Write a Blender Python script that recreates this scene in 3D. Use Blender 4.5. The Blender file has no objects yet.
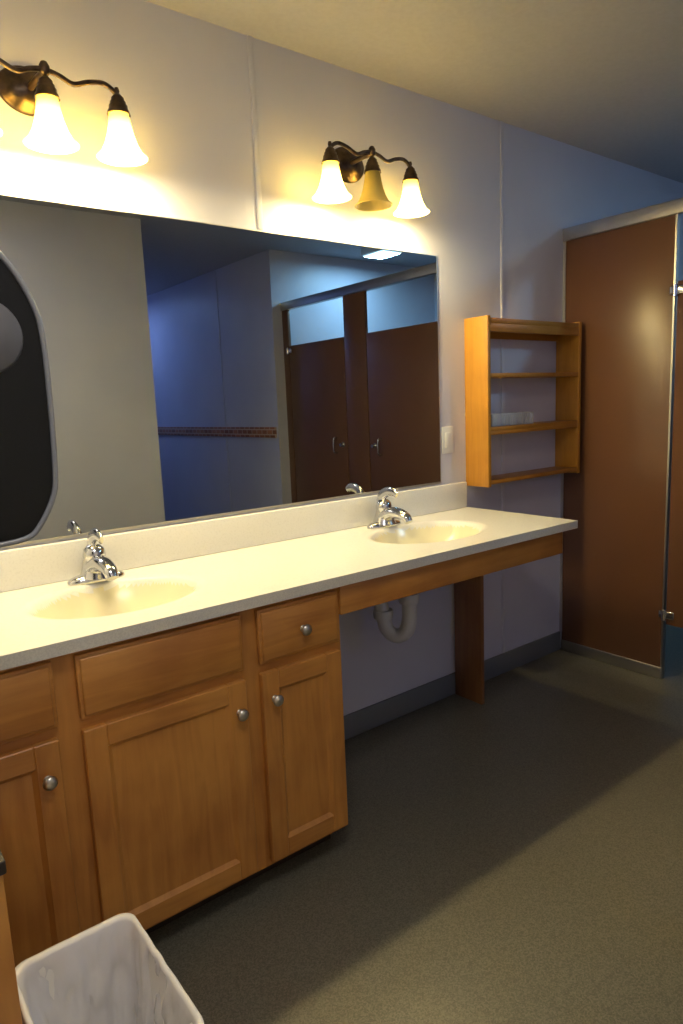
import bpy, bmesh, math, random
from mathutils import Matrix, Vector, noise
random.seed(3)
SC=bpy.context.scene
try: SC.view_settings.view_transform='Standard'
except Exception: pass
H=2.523
# ------------------------------------------------------------------ helpers
def link(o,parent=None):
    bpy.context.collection.objects.link(o)
    if parent: o.parent=parent
    return o
def empty(name,loc=(0,0,0),parent=None):
    o=bpy.data.objects.new(name,None); o.empty_display_size=.05; o.location=loc; link(o,parent)
    if parent: o.matrix_parent_inverse=Matrix.Translation(-parent.location)
    return o
def finish(name,bm,mat,parent=None,smooth=False,angle=40):
    me=bpy.data.meshes.new(name); bmesh.ops.recalc_face_normals(bm,faces=bm.faces[:]); bm.to_mesh(me); bm.free()
    o=bpy.data.objects.new(name,me)
    for m in (mat if isinstance(mat,(list,tuple)) else [mat]): me.materials.append(m)
    if smooth:
        for p in me.polygons: p.use_smooth=True
        try: me.set_sharp_from_angle(angle=math.radians(angle))
        except Exception: pass
    link(o,parent)
    if parent: o.matrix_parent_inverse=Matrix.Translation(-parent.location)
    return o
def add_box(bm,x0,x1,y0,y1,z0,z1,bev=0,seg=2,mi=0):
    r=bmesh.ops.create_cube(bm,size=1)
    vs=r['verts']
    for v in vs:
        v.co=Vector(((x0+x1)/2+v.co.x*(x1-x0),(y0+y1)/2+v.co.y*(y1-y0),(z0+z1)/2+v.co.z*(z1-z0)))
    fs={f for v in vs for f in v.link_faces}
    for f in fs: f.material_index=mi
    if bev>0:
        es=list({e for v in vs for e in v.link_edges})
        bmesh.ops.bevel(bm,geom=es,offset=bev,segments=seg,affect='EDGES',profile=.5)
def box(name,x0,x1,y0,y1,z0,z1,mat,parent=None,bev=0,seg=2):
    bm=bmesh.new(); add_box(bm,x0,x1,y0,y1,z0,z1,bev,seg); return finish(name,bm,mat,parent,bev>0,50)
def add_lathe(bm,prof,mtx=Matrix(),n=32,mi=0):
    rings=[]
    for r,z in prof:
        if r<1e-5: rings.append([bm.verts.new(mtx@Vector((0,0,z)))])
        else: rings.append([bm.verts.new(mtx@Vector((r*math.cos(2*math.pi*i/n),r*math.sin(2*math.pi*i/n),z))) for i in range(n)])
    for a,b in zip(rings,rings[1:]):
        for i in range(n):
            j=(i+1)%n
            if len(a)==1 and len(b)==1: continue
            if len(a)==1: f=bm.faces.new((a[0],b[i],b[j]))
            elif len(b)==1: f=bm.faces.new((a[i],a[j],b[0]))
            else: f=bm.faces.new((a[i],a[j],b[j],b[i]))
            f.material_index=mi
def lathe(name,prof,mat,parent=None,mtx=Matrix(),n=32):
    bm=bmesh.new(); add_lathe(bm,prof,mtx,n); return finish(name,bm,mat,parent,True,50)
def catmull(P,k=8):
    P=[Vector(p) for p in P]; Q=[P[0]*2-P[1]]+P+[P[-1]*2-P[-2]]; out=[]
    for i in range(1,len(Q)-2):
        a,b,c,d=Q[i-1:i+3]
        for s in range(k):
            t=s/k; out.append(.5*((2*b)+(c-a)*t+(2*a-5*b+4*c-d)*t*t+(3*b-a-3*c+d)*t**3))
    out.append(P[-1]); return out
def add_tube(bm,pts,rad,n=14,k=8,flat=1.0,mi=0,smooth=True):
    if smooth:
        R=[Vector((r,0,0)) for r in (rad if isinstance(rad,(list,tuple)) else [rad]*len(pts))]
        R=[v.x for v in catmull(R,k)]; P=catmull(pts,k)
    else:
        P=[Vector(p) for p in pts]; R=rad if isinstance(rad,(list,tuple)) else [rad]*len(pts)
    t=(P[1]-P[0]).normalized(); up=Vector((0,0,1)) if abs(t.z)<.9 else Vector((1,0,0))
    nrm=(up-t*up.dot(t)).normalized(); rings=[]
    for i,p in enumerate(P):
        t=(P[min(i+1,len(P)-1)]-P[max(i-1,0)]).normalized()
        nrm=(nrm-t*nrm.dot(t)).normalized(); b=t.cross(nrm)
        rings.append([bm.verts.new(p+nrm*R[i]*flat*math.cos(2*math.pi*j/n)+b*R[i]*math.sin(2*math.pi*j/n)) for j in range(n)])
    for a,b in zip(rings,rings[1:]):
        for i in range(n):
            f=bm.faces.new((a[i],a[(i+1)%n],b[(i+1)%n],b[i])); f.material_index=mi
    bm.faces.new(rings[0]).material_index=mi; bm.faces.new(rings[-1][::-1]).material_index=mi
def tube(name,pts,rad,mat,parent=None,**k):
    bm=bmesh.new(); add_tube(bm,pts,rad,**k); return finish(name,bm,mat,parent,True,60)
def extrude_poly(bm,pts,axis,a,b,mi=0):
    def mk(u,v,w):
        return {'y':Vector((u,w,v)),'x':Vector((w,u,v)),'z':Vector((u,v,w))}[axis]
    A=[bm.verts.new(mk(u,v,a)) for u,v in pts]; B=[bm.verts.new(mk(u,v,b)) for u,v in pts]
    n=len(pts); fs=[bm.faces.new(A),bm.faces.new(B[::-1])]
    for i in range(n): fs.append(bm.faces.new((A[i],B[i],B[(i+1)%n],A[(i+1)%n])))
    for f in fs: f.material_index=mi
# ------------------------------------------------------------------ materials
def mat(name,col,rough=.5,metal=0,**kw):
    m=bpy.data.materials.new(name); m.use_nodes=True; b=m.node_tree.nodes["Principled BSDF"]
    b.inputs["Base Color"].default_value=(*col,1); b.inputs["Roughness"].default_value=rough; b.inputs["Metallic"].default_value=metal
    for k,v in kw.items(): b.inputs[k.replace("_"," ")].default_value=v
    return m
def nodes(m): return m.node_tree.nodes,m.node_tree.links,m.node_tree.nodes["Principled BSDF"]
def coords(m,scale=(1,1,1)):
    N,L,B=nodes(m); g=N.new("ShaderNodeNewGeometry"); mp=N.new("ShaderNodeMapping"); mp.inputs["Scale"].default_value=scale
    L.new(g.outputs["Position"],mp.inputs["Vector"]); return mp.outputs[0]
def noisy(m,c1,c2,scale,stretch=(1,1,1),detail=4,lo=.35,hi=.65,bump=0,rough=None):
    N,L,B=nodes(m); v=coords(m,stretch); n=N.new("ShaderNodeTexNoise"); n.inputs["Scale"].default_value=scale; n.inputs["Detail"].default_value=detail
    L.new(v,n.inputs["Vector"]); r=N.new("ShaderNodeValToRGB"); r.color_ramp.elements[0].position=lo; r.color_ramp.elements[1].position=hi
    r.color_ramp.elements[0].color=(*c1,1); r.color_ramp.elements[1].color=(*c2,1); L.new(n.outputs["Fac"],r.inputs["Fac"]); L.new(r.outputs["Color"],B.inputs["Base Color"])
    if bump:
        bp=N.new("ShaderNodeBump"); bp.inputs["Strength"].default_value=bump; bp.inputs["Distance"].default_value=.002; L.new(n.outputs["Fac"],bp.inputs["Height"]); L.new(bp.outputs[0],B.inputs["Normal"])
    return m
def wood(name,dark,light,stretch,rough=.38,coat=.3):
    m=mat(name,light,rough,Coat_Weight=coat,Coat_Roughness=.25)
    N,L,B=nodes(m); v=coords(m,stretch)
    n=N.new("ShaderNodeTexNoise"); n.inputs["Scale"].default_value=6; n.inputs["Detail"].default_value=8; n.inputs["Distortion"].default_value=.8; L.new(v,n.inputs["Vector"])
    v2=coords(m,(1.6,1.6,1.6)); n2=N.new("ShaderNodeTexNoise"); n2.inputs["Scale"].default_value=3; n2.inputs["Detail"].default_value=3; L.new(v2,n2.inputs["Vector"])
    mx=N.new("ShaderNodeMath"); mx.operation='MULTIPLY_ADD'; mx.inputs[1].default_value=.45; L.new(n.outputs["Fac"],mx.inputs[0])
    m2=N.new("ShaderNodeMath"); m2.operation='MULTIPLY'; m2.inputs[1].default_value=.55; L.new(n2.outputs["Fac"],m2.inputs[0]); L.new(m2.outputs[0],mx.inputs[2])
    r=N.new("ShaderNodeValToRGB"); e=r.color_ramp.elements; e[0].position=.34; e[1].position=.62; e[0].color=(*dark,1); e[1].color=(*light,1)
    L.new(mx.outputs[0],r.inputs["Fac"]); L.new(r.outputs["Color"],B.inputs["Base Color"])
    bp=N.new("ShaderNodeBump"); bp.inputs["Strength"].default_value=.05; bp.inputs["Distance"].default_value=.001; L.new(n.outputs["Fac"],bp.inputs["Height"]); L.new(bp.outputs[0],B.inputs["Normal"])
    return m
M_wall=noisy(mat("wall_panel_paint",(.6,.6,.6),.45),(.60,.60,.70),(.64,.64,.74),2.5,bump=.0)
M_ceil=noisy(mat("ceiling_paint",(.6,.6,.6),.8),(.46,.46,.49),(.49,.49,.52),60)
M_strip=mat("panel_seam_strip",(.64,.64,.73),.4)
M_base=mat("grey_vinyl_baseboard",(.17,.18,.19),.5)
M_floor=mat("speckled_vinyl_floor",(.15,.14,.12),.36)
def floor_nodes():
    N,L,B=nodes(M_floor); v=coords(M_floor); a=N.new("ShaderNodeTexVoronoi"); a.inputs["Scale"].default_value=330; L.new(v,a.inputs["Vector"])
    r=N.new("ShaderNodeValToRGB"); e=r.color_ramp.elements; e[0].color=(.105,.099,.074,1); e[1].color=(.19,.178,.136,1); e[0].position=.1; e[1].position=.95
    sx=N.new("ShaderNodeSeparateColor"); L.new(a.outputs["Color"],sx.inputs[0]); L.new(sx.outputs[0],r.inputs["Fac"])
    n=N.new("ShaderNodeTexNoise"); n.inputs["Scale"].default_value=1.5; L.new(v,n.inputs["Vector"])
    mx=N.new("ShaderNodeMix"); mx.data_type='RGBA'; mx.blend_type='MULTIPLY'; mx.inputs[0].default_value=.2; L.new(r.outputs[0],mx.inputs[6]); L.new(n.outputs["Fac"],mx.inputs[7]); L.new(mx.outputs[2],B.inputs["Base Color"])
floor_nodes()
WD,WL=(.37,.142,.030),(.58,.262,.058)
M_woodV=wood("maple_vertical_grain",WD,WL,(6,6,.6))
M_woodH=wood("maple_horizontal_grain",WD,WL,(.6,6,6))
M_shelf=wood("pine_shelf_vertical",(.43,.18,.016),(.56,.265,.03),(10,10,.8),.45,.2)
M_shelfH=wood("pine_shelf_horizontal",(.36,.145,.016),(.47,.22,.03),(.8,10,10),.45,.2)
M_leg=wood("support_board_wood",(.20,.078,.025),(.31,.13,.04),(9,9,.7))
M_kick=mat("toe_kick_dark",(.03,.02,.015),.6)
M_part=mat("brown_laminate",(.16,.075,.035),.30); noisy(M_part,(.150,.068,.034),(.163,.075,.038),300,detail=2)
M_alu=mat("brushed_aluminium",(.60,.58,.55),.38,1)
M_chrome=mat("chrome",(.66,.66,.68),.14,1)
M_nickel=mat("satin_nickel",(.6,.58,.54),.28,1)
M_bronze=noisy(mat("oil_rubbed_bronze",(.09,.06,.04),.3,1),(.06,.042,.03),(.14,.10,.07),30)
M_mirror=mat("mirror_silver",(.53,.565,.575),.0,1)
M_counter=noisy(mat("cultured_marble",(.75,.72,.66),.25),(.80,.79,.77),(.85,.84,.82),160,detail=3,lo=.3,hi=.5)
M_basin=mat("cultured_marble_basin",(.82,.77,.58),.2)
M_edge=noisy(mat("laminate_edge",(.4,.38,.34),.4),(.60,.58,.53),(.68,.66,.60),260,detail=2,lo=.4,hi=.6)
M_white=mat("white_plastic",(.75,.75,.75),.35)
M_pvc=mat("pvc_pipe_white",(.66,.66,.68),.35)
M_black=mat("smoked_black_plastic",(.006,.007,.008),.12,Specular_IOR_Level=.25)
M_rim=mat("clear_plastic_rim",(.24,.25,.27),.25)
M_hub=mat("grey_roll_hub",(.12,.12,.13),.35)
M_bin=mat("bin_white_plastic",(.78,.78,.80),.4)
M_bag=mat("bin_liner_film",(.85,.85,.92),.22,Alpha=.75)
M_glass=mat("clear_glass",(.85,.88,.92),.1,Alpha=.4)
M_packet=mat("paper_packet",(.80,.81,.86),.5)
M_packet2=mat("dark_packet",(.10,.07,.06),.5)
M_drain=mat("drain_metal",(.5,.5,.5),.25,1)
M_brass=mat("tile_border_brown",(.12,.05,.03),.35)
def tile_nodes():
    N,L,B=nodes(M_brass); v=coords(M_brass); c=N.new("ShaderNodeTexBrick"); c.inputs["Scale"].default_value=1
    c.inputs["Color1"].default_value=(.50,.19,.08,1); c.inputs["Color2"].default_value=(.26,.09,.035,1); c.inputs["Mortar"].default_value=(.60,.42,.30,1)
    c.inputs["Brick Width"].default_value=.08; c.inputs["Row Height"].default_value=.04; c.inputs["Mortar Size"].default_value=.005
    s=N.new("ShaderNodeSeparateXYZ"); k=N.new("ShaderNodeCombineXYZ"); L.new(v,s.inputs[0]); L.new(s.outputs[1],k.inputs[0]); L.new(s.outputs[2],k.inputs[1]); L.new(k.outputs[0],c.inputs["Vector"]); L.new(c.outputs["Color"],B.inputs["Base Color"])
tile_nodes()
def shade_mat(name,e_top,e_bot,col,ecol,z_top=2.14,z_bot=2.07):
    m=bpy.data.materials.new(name); m.use_nodes=True; N=m.node_tree.nodes; L=m.node_tree.links; N.clear()
    o=N.new("ShaderNodeOutputMaterial"); t=N.new("ShaderNodeBsdfTranslucent"); t.inputs[0].default_value=(*col,1)
    g=N.new("ShaderNodeBsdfPrincipled"); g.inputs["Base Color"].default_value=(*col,1); g.inputs["Roughness"].default_value=.25
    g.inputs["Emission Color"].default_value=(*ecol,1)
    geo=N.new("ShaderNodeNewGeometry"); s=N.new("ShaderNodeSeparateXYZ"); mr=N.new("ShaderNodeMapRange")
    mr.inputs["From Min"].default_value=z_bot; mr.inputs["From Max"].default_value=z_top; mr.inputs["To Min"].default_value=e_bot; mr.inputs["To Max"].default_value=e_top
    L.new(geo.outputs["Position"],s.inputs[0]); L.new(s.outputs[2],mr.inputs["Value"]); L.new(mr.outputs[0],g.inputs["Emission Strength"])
    mx=N.new("ShaderNodeMixShader"); mx.inputs[0].default_value=.45; L.new(t.outputs[0],mx.inputs[1]); L.new(g.outputs[0],mx.inputs[2]); L.new(mx.outputs[0],o.inputs[0]); return m
M_shade_on=shade_mat("frosted_glass_lit",.2,9,(.92,.80,.36),(1,.84,.38),2.13,2.07)
M_shade_off_glow=shade_mat("frosted_glass_unlit_glow",.05,.34,(.55,.43,.11),(1,.80,.25),2.12,2.0)  # bulb is off; faint glow put into the glass, brighter towards the bottom
M_bulb=bpy.data.materials.new("lamp_bulb"); M_bulb.use_nodes=True
_b=M_bulb.node_tree.nodes["Principled BSDF"]; _b.inputs["Emission Color"].default_value=(1,.82,.42,1); _b.inputs["Emission Strength"].default_value=40
def panel_mat(name,col,s):
    m=bpy.data.materials.new(name); m.use_nodes=True; b=m.node_tree.nodes["Principled BSDF"]; b.inputs["Emission Color"].default_value=(*col,1); b.inputs["Emission Strength"].default_value=s; return m
M_panel=panel_mat("ceiling_lamp_diffuser",(.55,.85,1),2)
M_panel_w=panel_mat("fill_lamp_diffuser_warm",(1,.93,.84),3)  # glowing panel of the added fill lamp
# ------------------------------------------------------------------ room shell
T=.1
XL=-.06
box("floor",-1.0,5.0,-5.5,.1,-.1,0,M_floor)
box("ceiling",-1.0,5.0,-5.5,.1,H,H+.1,M_ceil)
box("wall_back",-1.0,5.0,0,T,0,H,M_wall)
box("wall_left",XL-T,XL,-1.45,0,0,H,M_wall)
box("wall_left_return",-.8,XL-T,-1.45,-1.45+T,0,H,M_wall)
box("wall_left_rear",-.9,-.8,-2.3,-1.35,0,H,M_wall)
box("wall_rear",-.9,1.78,-2.3,-2.2,0,H,M_wall)
box("wall_hall_left",1.68,1.78,-5.3,-2.3,0,H,M_wall)
box("wall_hall_end",1.68,3.02,-5.4,-5.3,0,H,M_wall)
box("wall_hall_right",2.92,3.02,-5.3,-2.53,0,H,M_wall)
box("wall_stall_rear",3.02,4.8,-2.63,-2.53,0,H,M_wall)
box("wall_stall_far",4.7,4.8,-2.53,0,0,H,M_wall)
box("baseboard_back",1.14,3.0,-.012,0,0,.10,M_base,bev=.003)
box("baseboard_stall",3.04,4.7,-.012,0,0,.10,M_base)
box("baseboard_rear",-.8,1.78,-2.2,-2.188,0,.10,M_base)
box("baseboard_hall_right",2.908,2.92,-5.3,-2.53,0,.10,M_base)
box("trim_1",1.27,1.29,-.004,0,1.93,H,M_strip,bev=.0015)
box("trim_2",2.53,2.55,-.005,0,.10,H,M_strip,bev=.0015)
box("trim_3",2.915,2.92,-3.41,-3.39,.1,H,M_strip)
box("trim_4",2.905,2.92,-5.0,-2.56,1.095,1.18,M_brass,bev=.002)
# ------------------------------------------------------------------ countertop with integral basins
BAS=[(.590,-.285,.215,.168),(1.755,-.285,.235,.168)]
CX0,CX1,CY0,CY1,CZ=XL+.001,2.278,-.572,-.001,.86
def bowl(x,y):
    d=0
    for bx,by,rx,ry in BAS:
        r=math.hypot((x-bx)/rx,(y-by)/ry)
        if r<1.12:
            t=min(1,r)
            dep=.125*(1-t**2.6)**.9 if t<1 else 0
            lip=.006*(1-max(0,(r-1)/.12))**2 if r>=1 else .006
            d=max(d,dep+lip)
    return d
def countertop():
    ctr=empty("vanity_countertop")
    bm=bmesh.new(); nx,ny=390,96; th=.03; top=[];bot=[]
    for j in range(ny+1):
        y=CY0+(CY1-CY0)*j/ny; rt=[];rb=[]
        for i in range(nx+1):
            x=CX0+(CX1-CX0)*i/nx; d=bowl(x,y)
            rt.append(bm.verts.new((x,y,CZ-d))); rb.append(bm.verts.new((x,y,CZ-th-d*.97)))
        top.append(rt);bot.append(rb)
    for j in range(ny):
        for i in range(nx):
            q=(top[j][i],top[j][i+1],top[j+1][i+1],top[j+1][i])
            f=bm.faces.new(q)
            if max(v.co.z for v in q)<CZ-.012: f.material_index=2
            bm.faces.new((bot[j][i],bot[j+1][i],bot[j+1][i+1],bot[j][i+1]))
    for i in range(nx):
        f=bm.faces.new((top[0][i],bot[0][i],bot[0][i+1],top[0][i+1])); f.material_index=1
        bm.faces.new((top[ny][i+1],bot[ny][i+1],bot[ny][i],top[ny][i]))
    for j in range(ny):
        bm.faces.new((top[j+1][0],bot[j+1][0],bot[j][0],top[j][0]))
        f=bm.faces.new((top[j][nx],bot[j][nx],bot[j+1][nx],top[j+1][nx])); f.material_index=1
    finish("top_with_basins",bm,[M_counter,M_edge,M_basin],ctr,True,40)
    box("backsplash",CX0,2.272,-.02,-.001,.8602,.975,M_counter,ctr,.004)
    box("side_splash",CX0,CX0+.02,-.56,-.021,.8602,.975,M_counter,ctr,.004)
    for k,(bx,by,rx,ry) in enumerate(BAS):
        z=CZ-bowl(bx,by)
        lathe("drain_%d"%k,[(0,.004),(.012,.004),(.014,.0015),(.026,.003),(.03,.0),(.03,-.004)],M_drain,ctr,Matrix.Translation((bx,by,z+.001)))
    return ctr
countertop()
# ------------------------------------------------------------------ vanity cabinet
def knob(parent,x,z,y):
    m=Matrix.Translation((x,y,z))@Matrix.Rotation(math.radians(90),4,'X')
    lathe("knob",[(0,.026),(.006,.0258),(.012,.024),(.0155,.020),(.016,.017),(.013,.014),(.007,.011),(.006,.006),(.009,.001),(.010,0)],M_nickel,parent,m,24)
def cab_door(name,parent,x0,x1,z0,z1,yb):
    w=.052; t=.02; y1=yb; y0=yb-t
    bm=bmesh.new()
    add_box(bm,x0,x0+w,y0,y1,z0,z1,.002,1,0); add_box(bm,x1-w,x1,y0,y1,z0,z1,.002,1,0)
    add_box(bm,x0+w,x1-w,y0,y1,z0,z0+w,.002,1,1); add_box(bm,x0+w,x1-w,y0,y1,z1-w,z1,.002,1,1)
    a=[(x0+w,z0+w),(x1-w,z0+w),(x1-w,z1-w),(x0+w,z1-w)]; s=.009
    b=[(x0+w+s,z0+w+s),(x1-w-s,z0+w+s),(x1-w-s,z1-w-s),(x0+w+s,z1-w-s)]
    A=[bm.verts.new((u,y0+.002,v)) for u,v in a]; B=[bm.verts.new((u,y0+.009,v)) for u,v in b]
    for i in range(4): bm.faces.new((A[i],A[(i+1)%4],B[(i+1)%4],B[i]))
    bm.faces.new(B)
    finish(name,bm,[M_woodV,M_woodH],parent)
def cab_drawer(name,parent,x0,x1,z0,z1,yb):
    bm=bmesh.new(); add_box(bm,x0,x1,yb-.014,yb,z0,z1,.003,2)
    add_box(bm,x0+.008,x1-.008,yb-.020,yb-.012,z0+.008,z1-.008,.004,2)
    finish(name,bm,M_woodH,parent,True,50)
def vanity():
    v=empty("vanity_cabinet")
    yf=-.54; xr=1.135
    bm=bmesh.new()
    zt=.829
    add_box(bm,xr-.018,xr,-.52,-.013,.073,zt); add_box(bm,xr-.018,xr,-.455,-.013,.0,.073)
    add_box(bm,XL+.001,XL+.018,-.52,-.001,.0,zt); add_box(bm,XL+.018,xr-.018,-.52,-.013,.10,.118); add_box(bm,.83,.848,-.52,-.013,.118,.70)
    finish("carcass",bm,M_woodV,v)
    bm=bmesh.new()
    for a,b in ((XL+.001,XL+.03),(.335,.400),(.805,.863),(1.115,xr)): add_box(bm,a,b,yf,-.52,.073,zt,0,1,0)
    for a,b in ((XL+.03,.335),(.400,.805),(.863,1.115)):
        for z0,z1 in ((.073,.115),(.625,.68),(.805,zt)): add_box(bm,a,b,yf,-.52,z0,z1,0,1,1)
    finish("face_frame",bm,[M_woodV,M_woodH],v)
    box("toe_kick",XL+.018,xr-.018,-.47,-.455,0,.10,M_kick,v)
    yb=yf-.0005
    cab_door("door_a",v,-.03,.340,.092,.640,yb); cab_drawer("drawer_a",v,-.03,.345,.665,.815,yb)
    cab_door("door_b",v,.393,.808,.092,.640,yb); cab_drawer("drawer_b",v,.393,.808,.665,.815,yb)
    cab_door("door_c",v,.857,1.122,.092,.640,yb); cab_drawer("drawer_c",v,.857,1.122,.665,.815,yb)
    for x,z in ((.309,.557),(.784,.557),(.995,.735),(.892,.563),(.15,.737)): knob(v,x,z,-.5605)
    box("apron",xr,2.215,-.55,-.53,.738,zt,M_woodH,v,.002)
    box("apron_end",2.195,2.215,-.53,-.013,.738,zt,M_woodV,v)
    box("support_board",2.182,2.202,-.17,-.014,0,.737,M_leg,v,.002)
    return v
vanity()
# ------------------------------------------------------------------ drain pipe
def trap(x,name):
    e=empty(name); yd=-.27; z0=.86-.160; xw=x-.05
    tube("tailpiece",[(x,yd,z0),(x,yd,.60)],.021,M_pvc,e,smooth=False)
    pts=[(x,yd,.62),(x,yd,.54),(x-.008,yd+.012,.490),(x-.025,yd+.045,.468),(x-.042,yd+.078,.490),(xw,yd+.09,.54),(xw,yd+.105,.59),(xw,yd+.14,.605),(xw,-.004,.608)]
    tube("u_bend",pts,.028,M_pvc,e)
    lathe("slip_nut",[(.02,-.018),(.036,-.018),(.039,-.008),(.039,.008),(.036,.018),(.02,.018)],M_pvc,e,Matrix.Translation((x,yd,.62)),20)
    lathe("slip_nut_b",[(.02,-.016),(.036,-.016),(.039,0),(.036,.016),(.02,.016)],M_pvc,e,Matrix.Translation((xw,yd+.09,.55)),20)
    lathe("escutcheon",[(.022,.012),(.036,.010),(.050,.002),(.050,0)],M_pvc,e,Matrix.Translation((xw,-.001,.608))@Matrix.Rotation(math.radians(90),4,'X'),28)
    for dx in (-.15,.10):
        tube("supply_line",[(x+dx,-.004,.55),(x+dx,-.05,.55),(x+dx*.8,-.08,.60),(x+dx*.4,-.075,.70),(x+dx*.3,-.072,.829)],.007,M_chrome,e)
        lathe("stop_valve",[(0,0),(.018,.0),(.018,.012),(.010,.016),(.010,.05),(0,.05)],M_chrome,e,Matrix.Translation((x+dx,-.001,.55))@Matrix.Rotation(math.radians(90),4,'X'),20)
trap(1.665,"sink_drain_trap")
# ------------------------------------------------------------------ faucets
def faucet(x,y):
    e=empty("sink_faucet",(x,y,.86)); z=.8605
    bm=bmesh.new()
    n=40; rings=[]
    for zz,k in ((0,1),(.008,1),(.015,.90),(.022,.62)):
        rings.append([bm.verts.new((x+.082*k*math.copysign(abs(math.cos(a))**.8,math.cos(a)),y+.029*k*math.copysign(abs(math.sin(a))**.9,math.sin(a)),z+zz)) for a in [2*math.pi*i/n for i in range(n)]])
    for a,b in zip(rings,rings[1:]):
        for i in range(n): bm.faces.new((a[i],a[(i+1)%n],b[(i+1)%n],b[i]))
    bm.faces.new(rings[0][::-1]); bm.faces.new(rings[-1])
    finish("deck_plate",bm,M_chrome,e,True,50)
    lathe("body",[(.048,.012),(.040,.03),(.033,.05),(.030,.066),(.032,.072),(.032,.080),(.029,.094),(.018,.104),(0,.108)],M_chrome,e,Matrix.Translation((x,y,z)))
    tube("spout",[(x,y-.0,z+.034),(x,y-.045,z+.056),(x,y-.09,z+.058),(x,y-.125,z+.048),(x,y-.140,z+.030)],[.036,.030,.025,.021,.017],M_chrome,e,flat=.8)
    bm=bmesh.new()
    add_tube(bm,[(x,y+.014,z+.094),(x,y+.004,z+.122),(x,y-.026,z+.138),(x,y-.056,z+.138),(x,y-.078,z+.128)],[.026,.022,.019,.017,.013],flat=.5)
    finish("lever_handle",bm,M_chrome,e,True,60)
    tube("lift_rod",[(x,y+.028,z+.012),(x,y+.028,z+.062)],.0025,M_chrome,e,smooth=False)
    lathe("lift_knob",[(0,.012),(.005,.010),(.006,.005),(.003,0)],M_chrome,e,Matrix.Translation((x,y+.028,z+.060)),16)
faucet(.602,-.080); faucet(1.722,-.080)
# ------------------------------------------------------------------ mirror
mr=empty("vanity_mirror",(1,-.004,1.4))
box("glass",XL+.01,2.118,-.006,-.001,.99,1.921,M_mirror,mr)
box("bottom_channel",XL+.01,2.118,-.008,-.0005,.983,.990,M_alu,mr)
box("top_edge",XL+.01,2.118,-.0065,-.0005,1.921,1.924,M_alu,mr)
box("right_edge",2.118,2.121,-.0065,-.0005,.983,1.924,M_alu,mr)
# ------------------------------------------------------------------ vanity lights
PW=14.5
def vanity_light(xc,lit):
    e=empty("vanity_light",(xc,-.02,2.2)); zc=2.197
    R=Matrix.Rotation(math.radians(90),4,'X')
    lathe("backplate",[(0,.030),(.022,.029),(.040,.022),(.055,.018),(.060,.012),(.072,.010),(.078,.004),(.078,0)],M_bronze,e,Matrix.Translation((xc-.01,-.001,zc))@R@Matrix.Diagonal((1.0,.78,1,1)),40)
    tube("stem",[(xc-.01,-.025,zc),(xc-.005,-.075,zc+.004),(xc,-.12,zc+.004)],.009,M_bronze,e)
    pts=[(-.185,-.03),(-.178,-.005),(-.15,.010),(-.11,.004),(-.07,-.010),(-.035,.002),(0,.008),(.035,.002),(.07,-.010),(.11,.004),(.15,.010),(.178,-.005),(.185,-.03)]
    tube("scroll_arm",[(xc+a,-.13,zc+b) for a,b in pts],.0065,M_bronze,e,k=6)
    lathe("arm_center_knob",[(0,.022),(.008,.018),(.013,.008),(.013,-.006),(.008,-.014),(0,-.018)],M_bronze,e,Matrix.Translation((xc,-.13,zc+.008)),20)
    for k,dx in enumerate((-.185,0,.185)):
        on=lit[k]; top=zc-.026
        mt=Matrix.Translation((xc+dx,-.13,top))
        lathe("socket_cup_%d"%k,[(0,.036),(.005,.034),(.007,.026),(.005,.020),(.011,.014),(.017,.008),(.017,.002),(.021,-.002),(.021,-.008),(.025,-.012),(.025,-.020),(.029,-.026),(.031,-.034),(.027,-.034),(.02,-.024),(0,-.022)],M_bronze,e,mt,28)
        s=-.028
        prof=[(.024,s),(.027,s-.012),(.031,s-.035),(.036,s-.058),(.044,s-.082),(.055,s-.103),(.068,s-.115),(.066,s-.1165),(.053,s-.105),(.042,s-.084),(.034,s-.059),(.029,s-.035),(.025,s-.012),(.022,s)]
        lathe("bell_shade_%d"%k,prof,M_shade_on if on else M_shade_off_glow,e,mt,40)
        if on:
            lathe("bulb_%d"%k,[(0,s+.004),(.012,s+.002),(.013,s-.02),(.020,s-.045),(.024,s-.062),(.020,s-.078),(.012,s-.086),(0,s-.089)],M_bulb,e,mt,20)
            l=bpy.data.lights.new("bulb_light",'POINT'); l.energy=PW; l.color=(1,.82,.42); l.shadow_soft_size=.03
            o=bpy.data.objects.new("bulb_light_%d"%k,l); link(o,e); o.matrix_parent_inverse=Matrix.Translation(-e.location); o.location=(xc+dx,-.116,top+s-.098)
vanity_light(.584,(1,1,1)); vanity_light(1.675,(1,0,1))
# ------------------------------------------------------------------ wall shelf
def wall_shelf():
    e=empty("open_wooden_shelf",(2.63,-.065,1.3)); x0,x1,z0,z1,yd=2.285,2.972,.955,1.680,-.13; t=.02
    box("side_left",x0,x0+t,yd,-.001,z0,z1,M_shelf,e,.0015); box("side_right",x1-t,x1,yd,-.001,z0,z1,M_shelf,e,.0015)
    box("top_board",x0+t,x1-t,yd+.002,-.001,z1-.03,z1-.008,M_shelfH,e,.0015)
    for n,z in (("shelf_upper",1.425),("shelf_middle",1.196),("shelf_bottom",.965)): box(n,x0+t,x1-t,yd+.002,-.001,z,z+.018,M_shelfH,e,.0015)
    box("lip_top",x0+t,x1-t,yd+.001,yd+.016,1.615,1.650,M_shelfH,e,.0015)
    box("lip_middle",x0+t,x1-t,yd+.001,yd+.012,1.180,1.196,M_shelfH,e,.001)
    box("hang_rail",x0+t,x1-t,-.014,-.001,1.60,1.65,M_shelfH,e)
wall_shelf()
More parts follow.
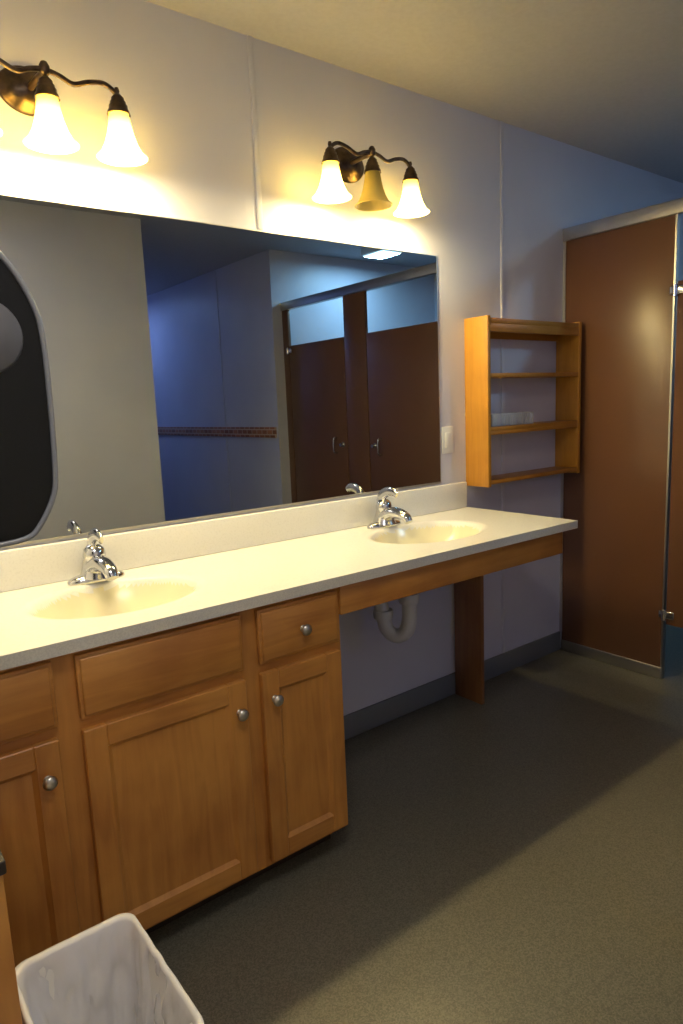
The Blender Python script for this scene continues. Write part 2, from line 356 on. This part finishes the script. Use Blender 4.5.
def dish():
    e=empty("glass_dish",(2.47,-.075,1.215))
    x0,x1,y0,y1,z0,z1=2.335,2.625,-.112,-.028,1.2145,1.268; t=.004
    bm=bmesh.new()
    add_box(bm,x0,x1,y0,y1,z0,z0+t)
    for a,b,c,d in ((x0,x1,y0,y0+t),(x0,x1,y1-t,y1),(x0,x0+t,y0+t,y1-t),(x1-t,x1,y0+t,y1-t)): add_box(bm,a,b,c,d,z0+t,z1)
    n=16
    for i in range(n):
        x=x0+.007+(x1-x0-.014)*i/(n-1); add_box(bm,x-.003,x+.003,y0-.003,y0,z0+.003,z1-.004,.001,1)
    finish("ribbed_glass_box",bm,M_glass,e)
    bm=bmesh.new(); random.seed(7)
    for i in range(14):
        x=x0+.018+(x1-x0-.036)*i/13; zt=z0+.026+random.random()*.032; w=.004+random.random()*.003; yo=random.random()*.012
        add_box(bm,x-w,x+w,y0+.012+yo,y1-.014,z0+t+.0005,zt,.001,1,0 if i%3 else 1)
    finish("packets",bm,[M_packet,M_packet2],e)
dish()
# ------------------------------------------------------------------ switch plate
e=empty("light_switch",(2.168,0,1.166))
box("plate",2.133,2.203,-.006,-.0005,1.108,1.223,M_white,e,.002); box("rocker",2.152,2.184,-.010,-.006,1.133,1.198,M_white,e,.0015)
# ------------------------------------------------------------------ stall front
XS=3.007
def stall():
    e=empty("restroom_stall_partition",(XS,0,0))
    t=.024
    box("panel",XS,XS+t,-.548,-.013,.05,2.073,M_part,e,.001)
    box("panel_shoe",XS-.006,XS+t+.006,-.552,-.013,0,.055,M_alu,e,.002)
    box("panel_edge_trim",XS-.002,XS+t+.002,-.556,-.548,.0,2.073,M_alu,e)
    box("wall_channel",XS-.004,XS+t+.004,-.016,-.001,.10,2.073,M_alu,e)
    box("header_rail",XS-.012,XS+t+.012,-2.529,-.002,2.073,2.133,M_alu,e,.004)
    box("pilaster",XS,XS+t,-1.76,-1.53,.05,2.073,M_part,e,.001)
    box("pilaster_shoe",XS-.006,XS+t+.006,-1.765,-1.525,0,.10,M_alu,e,.002)
    box("end_pilaster",XS,XS+t,-2.529,-2.455,.05,2.073,M_part,e,.001)
    box("divider",XS+t,4.699,-1.64,-1.616,.3,1.80,M_part,e,.001)
    for i,(a,b) in enumerate(((-1.52,-.566),(-2.448,-1.77))):
        box("door_leaf_%s"%"ab"[i],XS,XS+t,a,b,.27,1.80,M_part,e,.001)
        hy=b if i==0 else a; s=1 if i==0 else -1
        for z in (.30,1.745):
            box("hinge",XS-.012,XS-.0005,min(hy-s*.04,hy+s*.03),max(hy-s*.04,hy+s*.03),z,z+.035,M_chrome,e,.003)
            lathe("hinge_pin",[(0,-.006),(.010,-.004),(.010,.045),(0,.048)],M_chrome,e,Matrix.Translation((XS-.014,hy+s*.004,z-.004)),16)
        ly=a+.05 if i==0 else b-.05; hy2=ly+(.07 if i==0 else -.07)
        lathe("latch_knob",[(0,.028),(.012,.026),(.014,.016),(.008,.010),(.018,.004),(.02,0)],M_chrome,e,Matrix.Translation((XS,ly,1.05))@Matrix.Rotation(math.radians(-90),4,'Y'),20)
        tube("pull_handle",[(XS,hy2,.99),(XS-.03,hy2,1.0),(XS-.03,hy2,1.09),(XS,hy2,1.10)],.006,M_chrome,e)
stall()
# ------------------------------------------------------------------ towel dispenser
def dispenser():
    e=empty("towel_dispenser",(XL,-1,1.36)); x=XL+.001
    ctrl=[(.150,1.572),(.190,1.557),(.222,1.524),(.244,1.480),(.2515,1.44),(.2525,1.36),(.250,1.275),(.245,1.235),(.224,1.196),(.203,1.180),(.150,1.176)]
    sm=[(v.x,v.z) for v in catmull([Vector((a,0,b)) for a,b in ctrl],4)]
    P=[(x,1.572)]+sm+[(x,1.176)]
    bm=bmesh.new(); extrude_poly(bm,P,'y',-1.10,-.84); finish("cover",bm,M_black,e,True,30)
    for yy in (-1.101,-.839):
        tube("cover_rim",[(a,yy,b) for a,b in P],.0036,M_rim,e,smooth=False)
    P2=[(max(x,a-.012),1.364+(b-1.364)*.94) for a,b in P]
    bm=bmesh.new(); extrude_poly(bm,P2,'y',-1.106,-1.10); finish("side_relief",bm,M_black,e,True,30)
    m=Matrix.Translation((.180,-1.106,1.438))@Matrix.Rotation(math.radians(90),4,'X')
    lathe("roll_window",[(0,.006),(.030,.006),(.034,.003),(.044,.003),(.047,0),(.048,-.004)],M_hub,e,m,40)
dispenser()
# ------------------------------------------------------------------ low cabinet at left
def low_cab():
    e=empty("side_cabinet",(0,-.8,0))
    box("body",XL+.001,.138,-.985,-.66,.0,.668,M_woodV,e,.001)
    box("front_panel",XL+.001,.141,-1.0,-.985,.0,.668,M_woodV,e,.002)
    box("top",XL+.001,.146,-1.006,-.655,.668,.69,M_kick,e,.003)
low_cab()
# ------------------------------------------------------------------ waste bin
def rrect(cx,cy,w,d,r,z,n=6):
    pts=[]
    for sx,sy,a0 in ((1,1,0),(-1,1,90),(-1,-1,180),(1,-1,270)):
        for i in range(n+1):
            a=math.radians(a0+90*i/n); pts.append(Vector((cx+sx*(w/2-r)+r*math.cos(a),cy+sy*(d/2-r)+r*math.sin(a),z)))
    return pts
def densify(P):
    out=[]
    for i,p in enumerate(P):
        q=P[(i+1)%len(P)]
        m=max(1,int((q-p).length/.009))
        for s in range(m): out.append(p.lerp(q,s/m))
    return out
def loops(bm,LS,cap0=False,cap1=False):
    R=[[bm.verts.new(p) for p in L] for L in LS]
    for a,b in zip(R,R[1:]):
        n=len(a)
        for i in range(n): bm.faces.new((a[i],a[(i+1)%n],b[(i+1)%n],b[i]))
    if cap0: bm.faces.new(R[0][::-1])
    if cap1: bm.faces.new(R[-1])
def bin_():
    cx,cy=.262,-1.0; W,D=.215,.33; zr=.375
    e=empty("waste_bin",(cx,cy,0))
    def L(k,z,off=0): return rrect(cx,cy,W*k+off,D*k+off,.03*k,z)
    bm=bmesh.new()
    loops(bm,[L(.80,.0),L(.80,.004),L(.975,zr-.03),L(.975,zr-.03,.008),L(1,zr-.008,.006),L(1,zr,.0),L(1,zr,-.006),L(.965,zr-.03,-.006),L(.79,.01,-.006)],True,True)
    finish("bin_shell",bm,M_bin,e,True,40)
    base=densify(rrect(cx,cy,W,D,.03,0))
    def B(kin,z,amp,seed):
        out=[]
        for p in base:
            q=Vector(((p.x-cx)*kin,(p.y-cy)*kin,0))
            dirv=Vector((p.x-cx,p.y-cy,0)).normalized(); an=math.atan2(p.y-cy,p.x-cx)
            n1=noise.noise(Vector((math.cos(an)*4,math.sin(an)*4,z*6+seed*.15)))
            n2=noise.noise(Vector((p.x*60,p.y*60,z*20)))
            out.append(Vector((cx+q.x,cy+q.y,z))+dirv*amp*(n1*1.2+.6*n2)+Vector((0,0,amp*.6*n2)))
        return out
    LS=[B(1.035,zr-.085,.006,9),B(1.04,zr-.06,.004,5),B(1.04,zr-.03,.003,2),B(1.045,zr-.004,.0015,1),B(1.035,zr+.004,.001,1),B(.985,zr+.005,.001,1),B(.95,zr-.002,.003,1)]
    for i in range(1,15):
        t=i/14; LS.append(B(.95-.32*t,zr-.002-(zr-.11)*t,-.005-.034*t**.5,1+i*1.2))
    LS+= [B(.45,.105,.016,18),B(.2,.10,.012,19)]
    bm=bmesh.new(); loops(bm,LS,False,True)
    finish("bin_liner",bm,M_bag,e,True,80)
bin_()
# ------------------------------------------------------------------ ceiling lamps (the warm one is an added fill)
def ceil_lamp(name,x,y,w,d,power,col,pm):
    e=empty(name,(x,y,H))
    box("housing",x-w/2,x+w/2,y-d/2,y+d/2,H-.05,H-.001,M_white,e,.004)
    box("diffuser",x-w/2+.015,x+w/2-.015,y-d/2+.015,y+d/2-.015,H-.056,H-.050,pm,e)
    l=bpy.data.lights.new(name+"_light",'AREA'); l.shape='RECTANGLE'; l.size=w-.04; l.size_y=d-.04; l.energy=power; l.color=col
    o=bpy.data.objects.new("lamp_light",l); link(o,e); o.matrix_parent_inverse=Matrix.Translation(-e.location); o.location=(x,y,H-.06)
ceil_lamp("ceiling_lamp",3.66,-2.07,.22,.26,18,(.36,.72,1),M_panel)
ceil_lamp("ceiling_lamp.001",2.35,-4.9,.3,.4,7,(.26,.42,1),M_panel)
ceil_lamp("fill_lamp",.35,-1.62,.5,.5,8.5,(1,.92,.82),M_panel_w)  # unseen fill lamp, added to brighten the room and cabinet fronts
# ------------------------------------------------------------------ world + camera
w=bpy.data.worlds.new("world"); SC.world=w; w.use_nodes=True; w.node_tree.nodes["Background"].inputs[0].default_value=(.3,.35,.5,1); w.node_tree.nodes["Background"].inputs[1].default_value=.2
f_px,yaw,pitch,roll,cy,cz=676.76,.6561,-.1576,-.0413,-2.046,1.3371
fw=Vector((math.sin(yaw)*math.cos(pitch),math.cos(yaw)*math.cos(pitch),math.sin(pitch))); r=Vector((math.cos(yaw),-math.sin(yaw),0)); u=r.cross(fw)
r2=r*math.cos(roll)+u*math.sin(roll); u2=-r*math.sin(roll)+u*math.cos(roll)
cam=bpy.data.cameras.new("camera"); c=bpy.data.objects.new("camera",cam); link(c); SC.camera=c
M=Matrix((r2,u2,-fw)).transposed().to_4x4(); M.translation=Vector((0,cy,cz)); c.matrix_world=M
cam.sensor_fit='VERTICAL'; cam.sensor_height=36; cam.sensor_width=24; cam.lens=f_px*36/1024; cam.clip_start=.02
